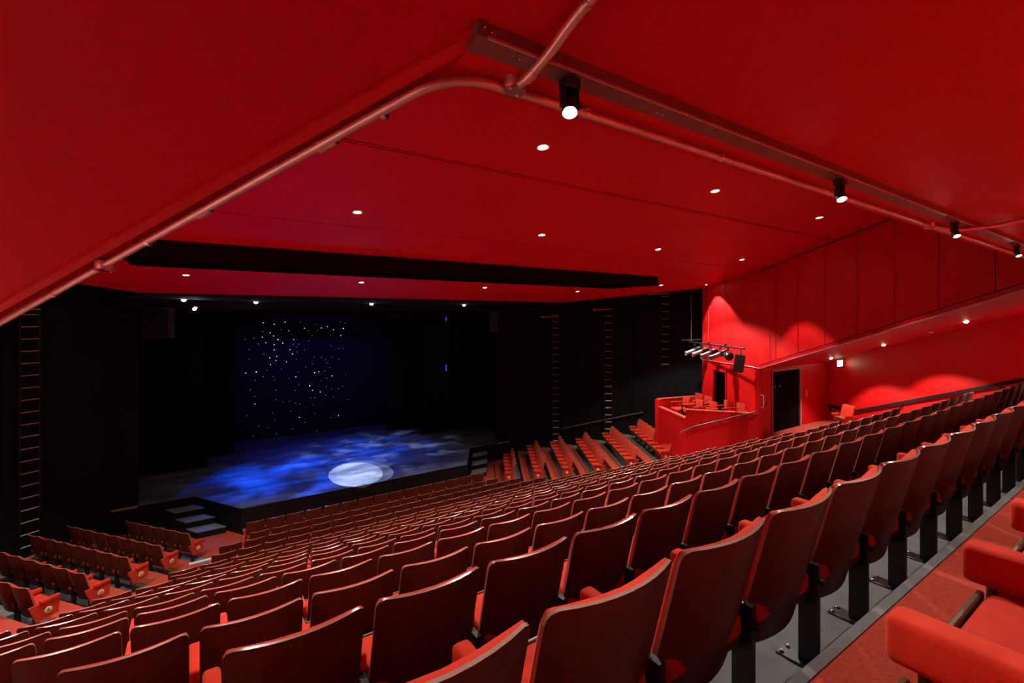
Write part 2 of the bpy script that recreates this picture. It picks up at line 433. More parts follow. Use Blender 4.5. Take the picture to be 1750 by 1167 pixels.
def dbk(bm): box(bm, -.97, .97, .085, .10, 0, 2.05)
part('door_stop', M['drape'], d1, dbk)

# ------------------------------------------------------------------ stage
st = thing('stage_platform', 'black fronted stage with dark painted floor in blue light', 'stage', kind='structure')
APR = [(-9.4, 18.75), (-5.2, 18.75), (-3.95, 16.72), (3.95, 16.72), (5.2, 18.75), (9.4, 18.75), (9.4, 26.4), (-9.4, 26.4)]
part('stage_front', M['stagefront'], st, lambda bm: prism(bm, APR, -.03, STZ - .012))
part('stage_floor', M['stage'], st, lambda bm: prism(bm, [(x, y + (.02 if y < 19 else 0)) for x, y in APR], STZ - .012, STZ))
def sfp(bm):   # access panels on the apron front
    for x in (-2.6, 0.0, 2.6): box(bm, x - .62, x + .62, 16.705, 16.72, .12, .62)
for x in (-2.6, 0.0, 2.6):
    part('front_panel', M['stagefront'], st, lambda bm: box(bm, x - 1.2, x + 1.2, 16.700, 16.722, .08, .68, .006, 1))
def cap(s):
    def f(bm): box(bm, min(s * 6.65, s * 8.2), max(s * 6.65, s * 8.2), 18.70, 18.80, STZ - .03, STZ + .012)
    return f
for s in (-1, 1): part('edge_strip', M['ladder'], st, cap(s))

for s in (-1, 1):
    t = thing('stage_steps', 'three grey treaded black steps at the stage corner ' + ('near the balcony box' if s > 0 else 'opposite the balcony box'), 'steps', (s * 5.2, 18.5, 0))
    for k, z in enumerate((.615, .41, .205)):
        y1 = -.45 * k; y0 = y1 - .45; off = .284 * k
        pts = [(-.76 + off, y1), (.0 + off, y1), (.284 + off, y0), (-.476 + off, y0)]
        if s > 0: pts = [(-x, y) for x, y in pts]
        part('step_body', M['stagefront'], t, lambda bm: prism(bm, pts, 0.001, z - .025))
        part('tread', M['tread'], t, lambda bm: prism(bm, [(x, y - (.012 if i > 1 else 0)) for i, (x, y) in enumerate(pts)], z - .025, z))

# masking legs, borders, backcloth
def pleat(bm, x0, x1, y, z0, z1, amp=.035, step=.16):
    n = max(2, int(abs(x1 - x0) / step) * 2); a, b = [], []
    for i in range(n + 1):
        x = x0 + (x1 - x0) * i / n; yy = y + (amp if i % 2 else -amp) + random.uniform(-.01, .01)
        a.append(bm.verts.new((x, yy, z0))); b.append(bm.verts.new((x, yy, z1)))
    c = [bm.verts.new((v.co.x, v.co.y + .02, z0)) for v in a]; d = [bm.verts.new((v.co.x, v.co.y + .02, z1)) for v in b]
    for i in range(n):
        bm.faces.new((a[i], a[i + 1], b[i + 1], b[i])); bm.faces.new((d[i], d[i + 1], c[i + 1], c[i]))
        bm.faces.new((b[i], b[i + 1], d[i + 1], d[i])); bm.faces.new((c[i], c[i + 1], a[i + 1], a[i]))
    bm.faces.new((a[0], b[0], d[0], c[0])); bm.faces.new((c[n], d[n], b[n], a[n]))
for (x0, x1, y, lab) in ((-8.6, -4.75, 22.2, 'front black masking curtain opposite the balcony box'), (-8.6, -3.75, 23.8, 'rear black masking curtain opposite the balcony box'),
                         (4.25, 8.6, 22.3, 'front black masking curtain on the balcony box side'), (3.1, 8.6, 23.95, 'rear black masking curtain on the balcony box side')):
    tag(part('masking_curtain', M['drape'], None, lambda bm: pleat(bm, x0, x1, y, STZ + .002, 8.7)), lab, 'curtain')
for i, (y, zb) in enumerate(((20.2, 6.75), (24.6, 6.55))):
    tag(part('stage_border', M['drape'], None, lambda bm: pleat(bm, -8.8, 8.8, y, zb, 8.72)), ('front' if i == 0 else 'rear') + ' black cloth border hung across the top of the stage', 'curtain')
cloth = thing('star_cloth', 'dark blue starry backcloth across the rear of the stage', 'backcloth', (0, 25.7, STZ))
part('cloth', M['cloth'], cloth, lambda bm: pleat(bm, -7.5, 7.5, 0, .002, 7.6, .02, .4))
SC = 230.0 / 1342.0
STARS = [(505,132,2),(345,184,2),(456,199,2),(565,177,2),(601,263,2),(415,284,2),(449,316,2),(492,352,3),(540,386,2),(338,327,2),(372,383,2),(455,403,2),(455,455,2),
 (481,518,2),(411,534,2),(474,561,2),(418,601,2),(276,673,3),(172,686,2),(267,756,1),(265,993,2),(384,657,1),(345,720,1),(446,718,1),(459,757,1),(470,855,1),(472,950,1),
 (435,1081,1),(463,1156,1),(650,351,2),(644,399,1),(700,397,1),(613,452,2),(637,497,2),(687,475,1),(756,455,1),(682,422,1),(678,547,1),(577,575,2),(530,644,1),(693,671,1),
 (671,722,2),(602,742,1),(700,800,1),(666,858,1),(809,812,3),(838,857,2),(864,932,1),(817,933,1),(845,1000,1),(668,983,1),(711,992,1),(543,974,1),(620,1067,1),(706,1127,2),
 (770,1030,1),(858,1083,1),(756,239,2),(798,263,1),(798,365,1),(925,236,2),(986,222,2),(1047,253,2),(1144,241,3),(1113,172,1),(875,200,1),(885,260,1),(1015,314,1),(1120,310,2),
 (1019,410,1),(1097,440,1),(1144,442,1),(852,525,1),(926,530,1),(1038,527,1),(968,552,1),(980,583,1),(1009,631,1),(836,593,1),(771,625,1),(857,682,2),(899,673,2),(960,665,1),
 (1034,713,2),(980,735,1),(923,761,1),(974,822,1),(1027,841,1),(1097,840,1),(1138,817,1),(916,873,2),(968,904,1),(1046,922,1),(1184,949,1),(1165,695,1),(1097,1108,2),(168,348,1),
 (253,338,1),(301,395,1),(207,450,1),(350,492,1),(207,547,1),(218,852,1),(260,916,1),(340,270,1),(835,311,1),(715,178,1),(530,252,1),(183,1110,1),(604,966,1),(1165,188,1),(1102,548,1),
 (390,1230,1),(300,1215,1),(480,1290,1),(640,1240,1),(880,1260,1),(1020,1130,1),(1150,1290,2),(760,1180,1),(560,1330,1),(250,1310,1)]
def starmesh(r, m):
    bm = bmesh.new(); lathe(bm, [(0, -r), (r * .7, -r * .7), (r, 0), (r * .7, r * .7), (0, r)], 8); return finish(bm, 'star_lamp', m)
smesh = {1: starmesh(.011, M['stardim']), 2: starmesh(.011, M['star']), 3: starmesh(.017, M['star'])}
for (sx, sy, k) in STARS:
    u = 390 + sx * SC; v = 520 + sy * SC; D = 25.62
    r_ = (2592.0 / (2072 - u) - 1.4964) * D; h = (v - 543) / (2072 - u) / .5556 * D
    o = link('star_lamp', smesh[k], cloth); o.location = (r_ + CAMX, D - 25.7 - .02, CAMZ - h - STZ)

# ------------------------------------------------------------------ theatre seats
def shell_pts(s, t):
    """s -1..1 across, t 0..1 bottom to top -> point on the rear face of the back"""
    W = .243
    wf = 1.0
    if t > .93: wf = 1 - (.12 * (1 - math.sqrt(max(0, 1 - ((t - .93) / .07) ** 2))))
    if t < .10: wf = 1 - (.10 * (1 - math.sqrt(max(0, 1 - ((.10 - t) / .10) ** 2))))
    x = s * W * wf
    y = .15 * (1 - t) + .055 * (abs(x) / .243) ** 2
    z = .255 + t * (SEAT_H - .255)
    return Vector((x, y, z))
def sheet(bm, ss, ts, off0, off1, shrink=1.0, dz=0.0, rim=1, crown=0.0):
    n = Vector((0, 1, .25)).normalized()
    def P(s, t, off):
        p = shell_pts(s * shrink, t); p.z += dz * t
        return p + n * off
    A = [[bm.verts.new(P(s, t, off0)) for s in ss] for t in ts]
    def thick(s, t):
        if not crown: return off1
        return off0 + .010 + crown * max(0, 1 - abs(s) ** 4) ** .5 * max(0, min(1, (.985 - t) / .14)) ** .6
    B = [[bm.verts.new(P(s, t, thick(s, t))) for s in ss] for t in ts]
    nt_, ns = len(ts), len(ss)
    for i in range(nt_ - 1):
        for j in range(ns - 1):
            bm.faces.new((A[i][j], A[i][j + 1], A[i + 1][j + 1], A[i + 1][j]))
            bm.faces.new((B[i + 1][j], B[i + 1][j + 1], B[i][j + 1], B[i][j]))
    def q(a, b, c, d): bm.faces.new((a, b, c, d)).material_index = rim
    for j in range(ns - 1):
        q(A[nt_ - 1][j], A[nt_ - 1][j + 1], B[nt_ - 1][j + 1], B[nt_ - 1][j]); q(B[0][j], B[0][j + 1], A[0][j + 1], A[0][j])
    for i in range(nt_ - 1):
        q(A[i][0], A[i + 1][0], B[i + 1][0], B[i][0]); q(B[i][ns - 1], B[i + 1][ns - 1], A[i + 1][ns - 1], A[i][ns - 1])
def lin(a, b, n): return [a + (b - a) * i / (n - 1) for i in range(n)]
SM = {}
def reg(key, mats, fn, ang=38):
    bm = bmesh.new(); fn(bm); SM[key] = finish(bm, key, mats, ang)
TS = [0, .02, .06, .10, .35, .65, .93, .96, .985, 1.0]
reg('back_shell', [M['wood'], M['rim']], lambda bm: sheet(bm, lin(-1, 1, 9), TS, 0, .011))
reg('back_cushion', [M['velvet'], M['velvet']], lambda bm: sheet(bm, [-1, -.93, -.7, -.35, 0, .35, .7, .93, 1], [.22, .3, .5, .75, .86, .93, .965, .98], .0135, .058, .975, crown=.055), 60)
def fcush(bm):
    box(bm, -.226, .226, .13, .455, .355, .455, .03, 3)
reg('seat_cushion', M['velvet'], fcush)
def fpan(bm):
    box(bm, -.224, .224, .14, .44, .325, .354, .008, 1); box(bm, -.222, .222, .457, .472, .345, .446, .004, 1)
reg('seat_pan', M['brownedge'], fpan)
def farm(bm):
    box(bm, -.032, .032, .20, .475, .465, .545, .018, 3)
reg('armrest', M['velvet'], farm)
def farm2(bm):
    vs = box(bm, -.040, .040, .18, .505, .452, .55, .020, 4)
reg('armrest_wide', M['velvet'], farm2)
def fleg(bm):
    prism(bm, [(-.014, .115), (.014, .115), (.014, .195), (-.014, .195)], .008, .47)
    prism(bm, [(-.010, .16), (.010, .16), (.010, .30), (-.010, .30)], .40, .47)
reg('leg', M['blackmetal'], fleg)
reg('foot_plate', M['blackmetal'], lambda bm: box(bm, -.048, .048, .11, .28, .006, .016, .003, 1))
def fbolt(bm): lathe(bm, [(0, .0), (.010, 0), (.010, .006), (.005, .010), (0, .010)], 8)
reg('bolt', M['chrome'], fbolt)
def fknob(bm): box(bm, -.014, .014, .090, .116, .385, .415, .006, 1)
reg('hinge_knob', M['blackmetal'], fknob)
def fend(bm):
    # trapezoid side panel below the arm
    pts = [(.15, .20), (.455, .23), (.475, .50), (.05, .50)]
    a = [bm.verts.new((-.016, y, z)) for y, z in pts]; b = [bm.verts.new((.016, y, z)) for y, z in pts]
    fs = [bm.faces.new(a), bm.faces.new(list(reversed(b)))]
    for i in range(4): fs.append(bm.faces.new((a[i], b[i], b[(i + 1) % 4], a[(i + 1) % 4])))
    bmesh.ops.recalc_face_normals(bm, faces=fs)
reg('end_panel', M['velvet'], fend)
def fdisc(bm): lathe(bm, [(0, 0), (.055, 0), (.055, .005), (.052, .007), (0, .007)], 20)
reg('letter_disc', M['disc'], fdisc)
LM = {}
dg = None
for ch in 'ABCDEFGHIJKLMNOP':
    cu = bpy.data.curves.new('letter', 'FONT'); cu.body = ch; cu.size = .075; cu.align_x = 'CENTER'; cu.align_y = 'CENTER'; cu.extrude = .001; cu.resolution_u = 3
    to = bpy.data.objects.new('letter_tmp', cu); COL.objects.link(to)
    bpy.context.view_layer.update(); dg = bpy.context.evaluated_depsgraph_get()
    LM[ch] = bpy.data.meshes.new_from_object(to.evaluated_get(dg)); LM[ch].name = 'row_letter'; LM[ch].materials.clear(); LM[ch].materials.append(M['ink'])
    bpy.data.objects.remove(to)
# low detail version used for the far seats that are joined
reg('far_shell', [M['wood'], M['rim']], lambda bm: sheet(bm, lin(-1, 1, 5), [0, .06, .5, .93, .98, 1.0], 0, .013))
reg('far_cushion', [M['velvet'], M['velvet']], lambda bm: sheet(bm, [-1, -.9, 0, .9, 1], [.22, .5, .86, .98], .0135, .058, .975, crown=.055), 60)
reg('far_seat', M['velvet'], lambda bm: box(bm, -.226, .226, .13, .455, .355, .455, .02, 1))
reg('far_arm', M['velvet'], lambda bm: box(bm, -.032, .032, .20, .475, .465, .545, .02, 1))

def project(x, y, z):
    phi = math.atan2(1197, 800); r_ = x - CAMX
    zc = r_ * math.cos(phi) + y * math.sin(phi); xc = r_ * math.sin(phi) - y * math.cos(phi)
    if zc < .05: return (-9e9, 0, zc)
    return (875 + 800 * xc / zc, 543 + 800 * (CAMZ - z) / zc, zc)

seats = []   # (loc, rot, opts)
PHASE = dict(A=-1.874, B=-2.39, C=-2.584, D=-2.764, E=-2.978, F=-2.91, G=-2.781, H=-2.974, I=-3.156, J=-3.332, K=-3.514, L=-3.413, M=-3.885, N=-3.52, O=-3.458, P=-2.815, Q=-3.36)
LIM = dict(A=(-4.15, 4.1), B=(-4.0, 4.4), C=(-4.75, 4.75), D=(-4.9, 5.0), E=(-5.6, 5.5), F=(-6.0, 5.95), G=(-6.45, 6.4), H=(-7.1, 6.9), I=(-7.5, 7.2), J=(-8, 7.4), K=(-8, 7.5), L=(-8, 7.6),
           M=(-9, 8.2), N=(-9, 9.2), O=(-9, 9.4), P=(-9, 9.6), Q=(-4.5, 9.6))
ORD = ['front', 'second', 'third', 'fourth', 'fifth', 'sixth', 'seventh', 'eighth', 'ninth', 'tenth', 'eleventh', 'twelfth', 'thirteenth', 'fourteenth', 'fifteenth', 'sixteenth', 'rearmost']
W1 = 'first second third fourth fifth sixth seventh eighth ninth tenth eleventh twelfth thirteenth fourteenth fifteenth sixteenth seventeenth eighteenth nineteenth'.split()
NTH = W1 + ['twentieth'] + ['twenty-' + q_ for q_ in W1[:9]] + ['thirtieth'] + ['thirty-' + q_ for q_ in W1[:9]]
for i, c in enumerate(names):
    xs = []
    x = PHASE[c] - .225
    k0 = math.ceil((LIM[c][0] + .26 - x) / PITCH); k1 = math.floor((LIM[c][1] - .26 - x) / PITCH)
    for k in range(k0, k1 + 1): xs.append(x + k * PITCH)
    lab = 'red velvet seat with curved dark wood back, %s row of the central block' % ORD[i]
    nth = NTH
    if c == 'Q': lab = 'red velvet seat with padded arms in the rearmost row, cushion lowered'
    for j, xx in enumerate(xs):
        seats.append(dict(loc=(xx, ROW_Y[c] - (.05 if c != 'Q' else .065), TZ[c]), rot=0.0, last=(j == len(xs) - 1), endL=(j == 0 and c in 'ABCDEFGHI'), endR=(j == len(xs) - 1 and c in 'ABCDEFGHI'), let=c, label=(lab if c in 'OPQ' else 'red seat with dark wood back, %s from box-side end, %s row from stage' % (nth[len(xs) - 1 - j], ORD[i])), group='%s row of the central block' % ORD[i], wide=(c == 'Q')))
for s in (-1, 1):
    ST = SIDE_T[s]; SN = Vector((-ST.y, ST.x))
    for c in ('ABCDE' if s < 0 else 'ABCDEF'):
        e = Vector(SIDE_END[c]); n = 5 if c == 'A' else 7
        side = 'beside the balcony box' if s > 0 else 'opposite the balcony box'
        for k in range(n):
            p = e + ST * (.24 + k * (.50 if s < 0 else .495)) + SN * -.045
            seats.append(dict(loc=(s * p.x, p.y, SZ[c]), rot=math.atan2(ST.y, ST.x) * s, last=False, endL=(k == 0 and s > 0), endR=(k == 0 and s < 0), let=c, wide=False,
                              firstR=(s > 0 and k == n - 1), label='red velvet seat, %s from the aisle, row %s, side block %s' % (NTH[k], c, side), group='row %s of the side block %s' % (c, side)))
vis = []
for s_ in seats:
    x, y, z = s_['loc']
    u, v, zc = project(x, y, z + SEAT_H); u2, v2, _ = project(x, y, z + .55)
    s_['z'] = zc
    hw = 800 * .32 / max(zc, .3)
    if s_['wide']:
        if x > -4.35: vis.append(s_)
        continue
    if zc < .25 or u < -hw or u > 1750 + hw or v > 1195: continue
    vis.append(s_)
vis.sort(key=lambda a: a['z'])
NEAR = 300
def add_seat(s_):
    t = thing('theatre_seat', s_['label'], 'seat', s_['loc'], s_['rot'], s_['group'])
    for k in ('back_shell', 'back_cushion', 'seat_cushion', 'seat_pan'): link(k, SM[k], t)
    arm = 'armrest_wide' if s_['wide'] else 'armrest'
    sides = [-PITCH / 2] + ([PITCH / 2] if (s_['last'] or s_['endR'] or s_.get('firstR')) else [])
    if s_['rot'] < 0: sides = [PITCH / 2] + ([-PITCH / 2] if s_['z'] > 0 and False else [])
    for x in sides:
        link('armrest', SM[arm], t).location.x = x
        lg = link('leg', SM['leg'], t); lg.location.x = x
        if s_['z'] < 7:
            fp = link('foot_plate', SM['foot_plate'], lg)
            if s_['z'] < 4:
                for bx, by in ((-.03, .126), (.03, .126), (-.03, .262), (.03, .262)):
                    link('bolt', SM['bolt'], lg).location = (bx, by, .016)
            kn = link('hinge_knob', SM['hinge_knob'], lg)
    for flag, sx in (('endL', -1), ('endR', 1)):
        if s_[flag]:
            ep = link('end_panel', SM['end_panel'], t); ep.location.x = sx * PITCH / 2 + sx * .002
            rx = Matrix.Translation((sx * .0165, .31, .345)) @ Matrix.Rotation(R(90) * sx, 4, 'Z') @ Matrix.Rotation(R(90), 4, 'X')
            dsc = link('letter_disc', SM['letter_disc'], ep); dsc.matrix_local = rx
            if s_['z'] < 22:
                lt = link('row_letter', LM[s_['let']], ep); lt.matrix_local = Matrix.Translation((sx * .008, 0, 0)) @ rx
    return t
for s_ in vis[:NEAR]: add_seat(s_)
rest = vis[NEAR:]
bm = bmesh.new(); mlist = [M['wood'], M['rim'], M['velvet'], M['brownedge'], M['blackmetal'], M['disc']]
def merge(me, mtx, remap):
    n0 = len(bm.faces); v0 = len(bm.verts); bm.from_mesh(me)
    bm.verts.ensure_lookup_table(); bm.faces.ensure_lookup_table()
    bmesh.ops.transform(bm, matrix=mtx, verts=bm.verts[v0:])
    for f in bm.faces[n0:]: f.material_index = remap[min(f.material_index, len(remap) - 1)]
for s_ in rest:
    mt = Matrix.Translation(s_['loc']) @ Matrix.Rotation(s_['rot'], 4, 'Z')
    merge(SM['far_shell'], mt, [0, 1]); merge(SM['far_cushion'], mt, [2, 2]); merge(SM['far_seat'], mt, [2]); merge(SM['seat_pan'], mt, [3])
    xs = [-PITCH / 2] + ([PITCH / 2] if (s_['last'] or s_['endR'] or s_.get('firstR')) else [])
    for x in xs:
        merge(SM['far_arm'], mt @ Matrix.Translation((x, 0, 0)), [2]); merge(SM['leg'], mt @ Matrix.Translation((x, 0, 0)), [4])
    for flag, sx in (('endL', -1), ('endR', 1)):
        if s_[flag]:
            m2 = mt @ Matrix.Translation((sx * PITCH / 2, 0, 0)); merge(SM['end_panel'], m2, [2])
            merge(SM['letter_disc'], m2 @ Matrix.Translation((sx * .0165, .31, .345)) @ Matrix.Rotation(R(90) * sx, 4, 'Z') @ Matrix.Rotation(R(90), 4, 'X'), [5])
if rest:
    o = link('distant_theatre_seats', finish(bm, 'distant_theatre_seats', mlist))
    tag(o, 'distant red velvet theatre seats nearest the stage', 'seat', kind='stuff')
print('seats', len(seats), 'visible', len(vis), 'far z', vis[min(NEAR, len(vis)) - 1]['z'], [(s_['let'], round(s_['loc'][0], 1)) for s_ in rest[:3]])

# single seat on the landing by the side wall
t = thing('theatre_seat', 'single red seat set apart on the landing under the wall handrail', 'seat', (13.15, 6.75, 2.95), R(65))
for k in ('back_shell', 'back_cushion', 'seat_cushion', 'seat_pan'): link(k, SM[k], t)
for x in (-PITCH / 2, PITCH / 2):
    link('armrest', SM['armrest'], t).location.x = x; link('leg', SM['leg'], t).location.x = x
ep = link('end_panel', SM['end_panel'], t); ep.location.x = -PITCH / 2 - .002
dsc = link('letter_disc', SM['letter_disc'], ep); dsc.matrix_local = Matrix.Translation((-.0165, .31, .345)) @ Matrix.Rotation(-R(90), 4, 'Z') @ Matrix.Rotation(R(90), 4, 'X')

# ------------------------------------------------------------------ balcony box
bx = thing('balcony_box', 'bright red walled balcony box with pale coping and floor inside', 'box', (8.0, 9.0, 2.2))
BP = [Vector((8.71, 7.45)), Vector((7.44, 9.04)), Vector((8.34, 10.86)), Vector((9.95, 10.5)), Vector((9.72, 10.03))]
o8 = Vector((8.0, 9.0))
def loc(p): return tuple(p - o8)
def w2(bm): wallseg(bm, loc(BP[0]), loc(BP[1]), -.2, 3.865 - 2.2, .12, -1)
part('side_parapet', M['wall'], bx, w2)
def w1(bm): wallseg(bm, loc(BP[1]), loc(BP[2]), -.9, 3.60 - 2.2, .12, -1)
part('front_parapet', M['wall'], bx, w1)
def w3(bm): wallseg(bm, loc(BP[2]), loc(BP[3]), -.9, 3.86 - 2.2, .1, -1)
part('end_parapet', M['wall'], bx, w3)
def post(bm):
    p = loc(BP[2]); box(bm, p[0] - .06, p[0] + .06, p[1] - .16, p[1] + .03, -.9, 3.86 - 2.2)
part('corner_post', M['wall'], bx, post)
def cop(a, b, z, wdt, name='coping'):
    def f(bm):
        t_ = (b - a).normalized(); n = Vector((t_.y, -t_.x))
        p = a - n * .015; q = b - n * .015
        prism(bm, [loc(p), loc(q), loc(q + n * wdt), loc(p + n * wdt)], z - 2.2, z - 2.2 + .03)
    part(name, M['trimcop'], bx, f)
M['trimcop'] = mat('pale_red_coping', (.66, .09, .06), .4)
cop(BP[0], BP[1], 3.865, .15); cop(BP[1], BP[2], 3.60, .15); cop(BP[2], BP[3], 3.86, .13)
def bfl(bm): prism(bm, [loc(p) for p in (Vector((8.74, 7.56)), Vector((7.56, 9.05)), Vector((8.42, 10.78)), Vector((9.9, 10.45)), Vector((9.66, 10.0)))], 3.27 - 2.2 - .08, 3.27 - 2.2)
part('box_floor', M['drape'], bx, bfl)

# loose chairs in the box
def boxchair(p, rot, lab):
    t = thing('box_chair', lab, 'chair', (p[0], p[1], 3.27), rot, 'chairs in the balcony box')
    part('backrest', M['velvet'], t, lambda bm: box(bm, -.20, .20, -.22, -.175, .54, .82, .018, 2))
    part('seat', M['velvet'], t, lambda bm: box(bm, -.23, .23, -.2, .24, .40, .47, .02, 2))
    for sx in (-1, 1):
        part('armrest', M['velvet'], t, lambda bm: box(bm, sx * .25 - .025, sx * .25 + .025, -.2, .22, .60, .645, .012, 2))
        part('arm_post', M['blackmetal'], t, lambda bm: box(bm, sx * .25 - .012, sx * .25 + .012, .1, .125, .3, .60))
        for sy in (-.19, .2):
            part('leg', M['blackmetal'], t, lambda bm: box(bm, sx * .22 - .014, sx * .22 + .014, sy - .014, sy + .014, 0.0, .41))
CH = [((8.22, 9.78), 'chair in the box beside the end parapet post, red seat and back'), ((8.12, 9.22), 'chair in the box middle of the front three, red back'), ((8.22, 8.80), 'chair in the box nearest the angled parapet corner'),
      ((9.25, 10.02), 'chair in the box set against the black side wall'), ((8.95, 9.45), 'chair in the box standing by the doorway edge'), ((8.75, 8.62), 'chair in the box in front of the doorway'), ((8.62, 8.12), 'chair in the box closest to the landing door')]
for p, lab in CH: boxchair(p, R(68), lab)

# handrail on the box side wall
hr = thing('handrail', 'dark brown handrail sloping along the box side wall', 'handrail', (7.5, 8.85, 3.3))
hb = Vector((7.5, 8.85, 3.3)); off = Vector((-.781, -.625, 0)) * .09
hpts = [Vector((7.34, 9.16, 3.178)), Vector((7.577, 8.866, 3.393)), Vector((8.657, 7.516, 3.957)), Vector((9.9, 7.95, 4.0))]
hp = [hpts[0] + off, hpts[1] + off, hpts[2] + off, hpts[3] + Vector((.3, -.72, 0)) * .12]
part('rail', M['handrail'], hr, lambda bm: tube(bm, fillet([p - hb for p in hp], .08), .024, 12))
for p in ((7.611, 8.824, 3.325), (8.044, 8.282, 3.569), (8.465, 7.756, 3.789)):
    p = Vector(p)
    part('bracket', M['blackmetal'], hr, lambda bm: tube(bm, fillet([p + Vector((0, 0, -.02)) - hb, p + off * .9 + Vector((0, 0, -.02)) - hb, p + off + Vector((0, 0, .05)) - hb], .03), .010, 8))
gh = thing('grab_handle', 'pale upright grab handle on the wall end by the doors', 'handle', (8.78, 7.40, 4.25))
part('bar', M['pale'], gh, lambda bm: tube(bm, fillet([(0, 0.06, -.18), (0, -.05, -.18), (0, -.05, .18), (0, .06, .18)], .04), .016, 10))

# black handrail on the right side wall
wh = thing('wall_handrail', 'black flat handrail rising along the red side wall', 'handrail', (xout(7.5), 7.5, 3.4))
hz = lambda y: 3.47 if y > 6.9 else 3.47 + (6.9 - y) * (5.30 - 3.47) / (6.9 - 2.3)
def whf(bm):
    ys = [7.9, 6.9, 4.6, 2.3, 0.2]
    for a, b in zip(ys[:-1], ys[1:]):
        P = lambda y, o_: (xout(y) - o_ - xout(7.5), y - 7.5)
        prism(bm, [P(a, .07), P(b, .07), P(b, .03), P(a, .03)], lambda x, y: hz(y + 7.5) - 3.4 - .05, lambda x, y: hz(y + 7.5) - 3.4 + .05)
part('rail', M['blackmetal'], wh, whf)
for y in (7.8, 5.4, 3.0, 1.0):
    part('bracket', M['blackmetal'], wh, lambda bm: box(bm, xout(y) - .06 - xout(7.5), xout(y) + .0 - xout(7.5), y - 7.53, y - 7.47, hz(y) - 3.4 - .16, hz(y) - 3.4))

# ------------------------------------------------------------------ exit sign, switch, detectors
ex = thing('exit_sign', 'lit pale green exit sign under the soffit by the doors', 'sign', (13.75, 7.3, soff(7.3)))
part('sign_panel', M['exit'], ex, lambda bm: box(bm, -.19, .19, -.012, .012, -.29, -.08, .004, 1))
part('sign_housing', M['ring'], ex, lambda bm: box(bm, -.20, .20, -.03, .03, -.08, -.0, .006, 1))
sw = tag(part('wall_switch', M['pale'], None, lambda bm: (box(bm, -.045, .045, -.018, .0, -.12, .12, .006, 2), box(bm, -.025, .025, -.026, -.016, -.07, -.01, .003, 1), box(bm, -.025, .025, -.026, -.016, .01, .07, .003, 1))), 'pale switch plate on the dark red wall beside the doors', 'switch')
sw.location = (12.85, 8.0, 4.05)
def detector(p, lab):
    o = part('smoke_detector', M['ring'], None, lambda bm: lathe(bm, [(0, -.035), (.03, -.035), (.045, -.02), (.05, 0), (0, 0)], 16)); o.location = p; tag(o, lab, 'detector')
detector((10.474, 4.0, soff(4.0)), 'small pale smoke detector on the side soffit between two lamps')
detector((6.6, 9.9, ceilz(9.9)), 'small pale smoke detector on the main ceiling by the slot end')

# ------------------------------------------------------------------ downlights
def dl_mesh():
    bm = bmesh.new(); lathe(bm, [(.052, .004), (.052, -.004), (.066, -.008), (.072, -.004), (.072, .006), (.052, .006)], 24); return finish(bm, 'trim_ring', M['ring'])
def dl_lens():
    bm = bmesh.new(); lathe(bm, [(.051, .002), (.035, -.003), (0, -.005)], 20); return finish(bm, 'lens', M['lens'])
RING, LENS = dl_mesh(), dl_lens()
def dl_dome():
    bm = bmesh.new(); lathe(bm, [(.055, .0), (.052, -.02), (.040, -.038), (.02, -.048), (0, -.050)], 18); return finish(bm, 'lens', M['lens'])
DOME = dl_dome()
def downlight(p, slope, energy, lab, grp, angle=112, d=(0, 0, -1), blend=.25, scale=1.0, color=(1, .93, .84), dome=False):
    t = thing('downlight', lab, 'lamp', p, 0, grp); t.rotation_euler = (math.atan(slope), 0, 0); t.scale = (scale,) * 3
    link('trim_ring', RING, t); link('lens', DOME if dome else LENS, t)
    spot('lamp_light', (0, 0, -.07 if dome else -.03), d, energy, angle, blend, color=color, parent=t)
GRID = [(4.04, (-5.1, -1.945, 1.221, 4.489), 'rear row'), (6.70, (-6.5, -3.195, .072, 3.249, 6.516), 'second row'), (11.37, (-5.268, -1.804, 1.628, 5.091), 'row beyond the slot')]
for y, xs, nm in GRID:
    for k_, x in enumerate(reversed(xs)):
        downlight((x, y, ceilz(y) - .003), -.137, E_MAIN * (1.5 if y > 10 else 1.0), 'round downlight in the main red ceiling, %s from the panelled wall, %s' % (W1[k_], nm), 'main ceiling downlights, ' + nm, angle=(78 if (abs(x) > 4 and y < 10) else (128 if y < 5 else 104)))
for x in (7.339, -7.339): 
    downlight((x, 9.878, ceilz(9.878) - .003), -.137, E_MAIN * 2.2, 'round downlight at the slot end ' + ('near the box' if x > 0 else 'opposite the box'), 'downlights by the slot ends', angle=120)
for k_, (x, y) in enumerate(((3.503, 16.152), (.054, 16.635), (-3.552, 16.9), (-5.403, 15.756))):
    downlight((x, y, 7.227), 0, E_BLACK, 'round domed downlight in the black ceiling, %s from the box side' % W1[k_], 'black ceiling downlights', angle=95, scale=1.1, dome=True)
downlight((9.12, 9.45, ceilz(9.45) - .003), -.137, E_MAIN * .9, 'small downlight grazing the red wall above the balcony box', None, angle=84, scale=.6)
for k_, (x, y) in enumerate(((12.3, 7.0), (11.528, 5.323), (9.568, 3.138))):
    downlight((x, y, soff(y) - .003), -.322, E_SOFF, 'domed downlight in the sloping side soffit, %s from the exit sign' % W1[k_], 'side soffit downlights', angle=106, blend=.3, dome=True, scale=.8)
for (x, y) in ((10.9, 1.2), (-2.3, -1.3), (1.3, -1.3), (4.9, -1.3), (8.3, -1.3), (-11.5, 5.3), (-9.57, 3.14), (-8.6, 1.0)):  # added lamps out of view, brightening the seat backs and near ceiling
    downlight((x, y, soff(y) - .003), -.322, E_SOFF * (1.05 if x > -3 else 2.1), 'unseen downlight added in the red ceiling to brighten rear seats and ceiling', 'added rear ceiling downlights', angle=(104 if y < 0 else 120))

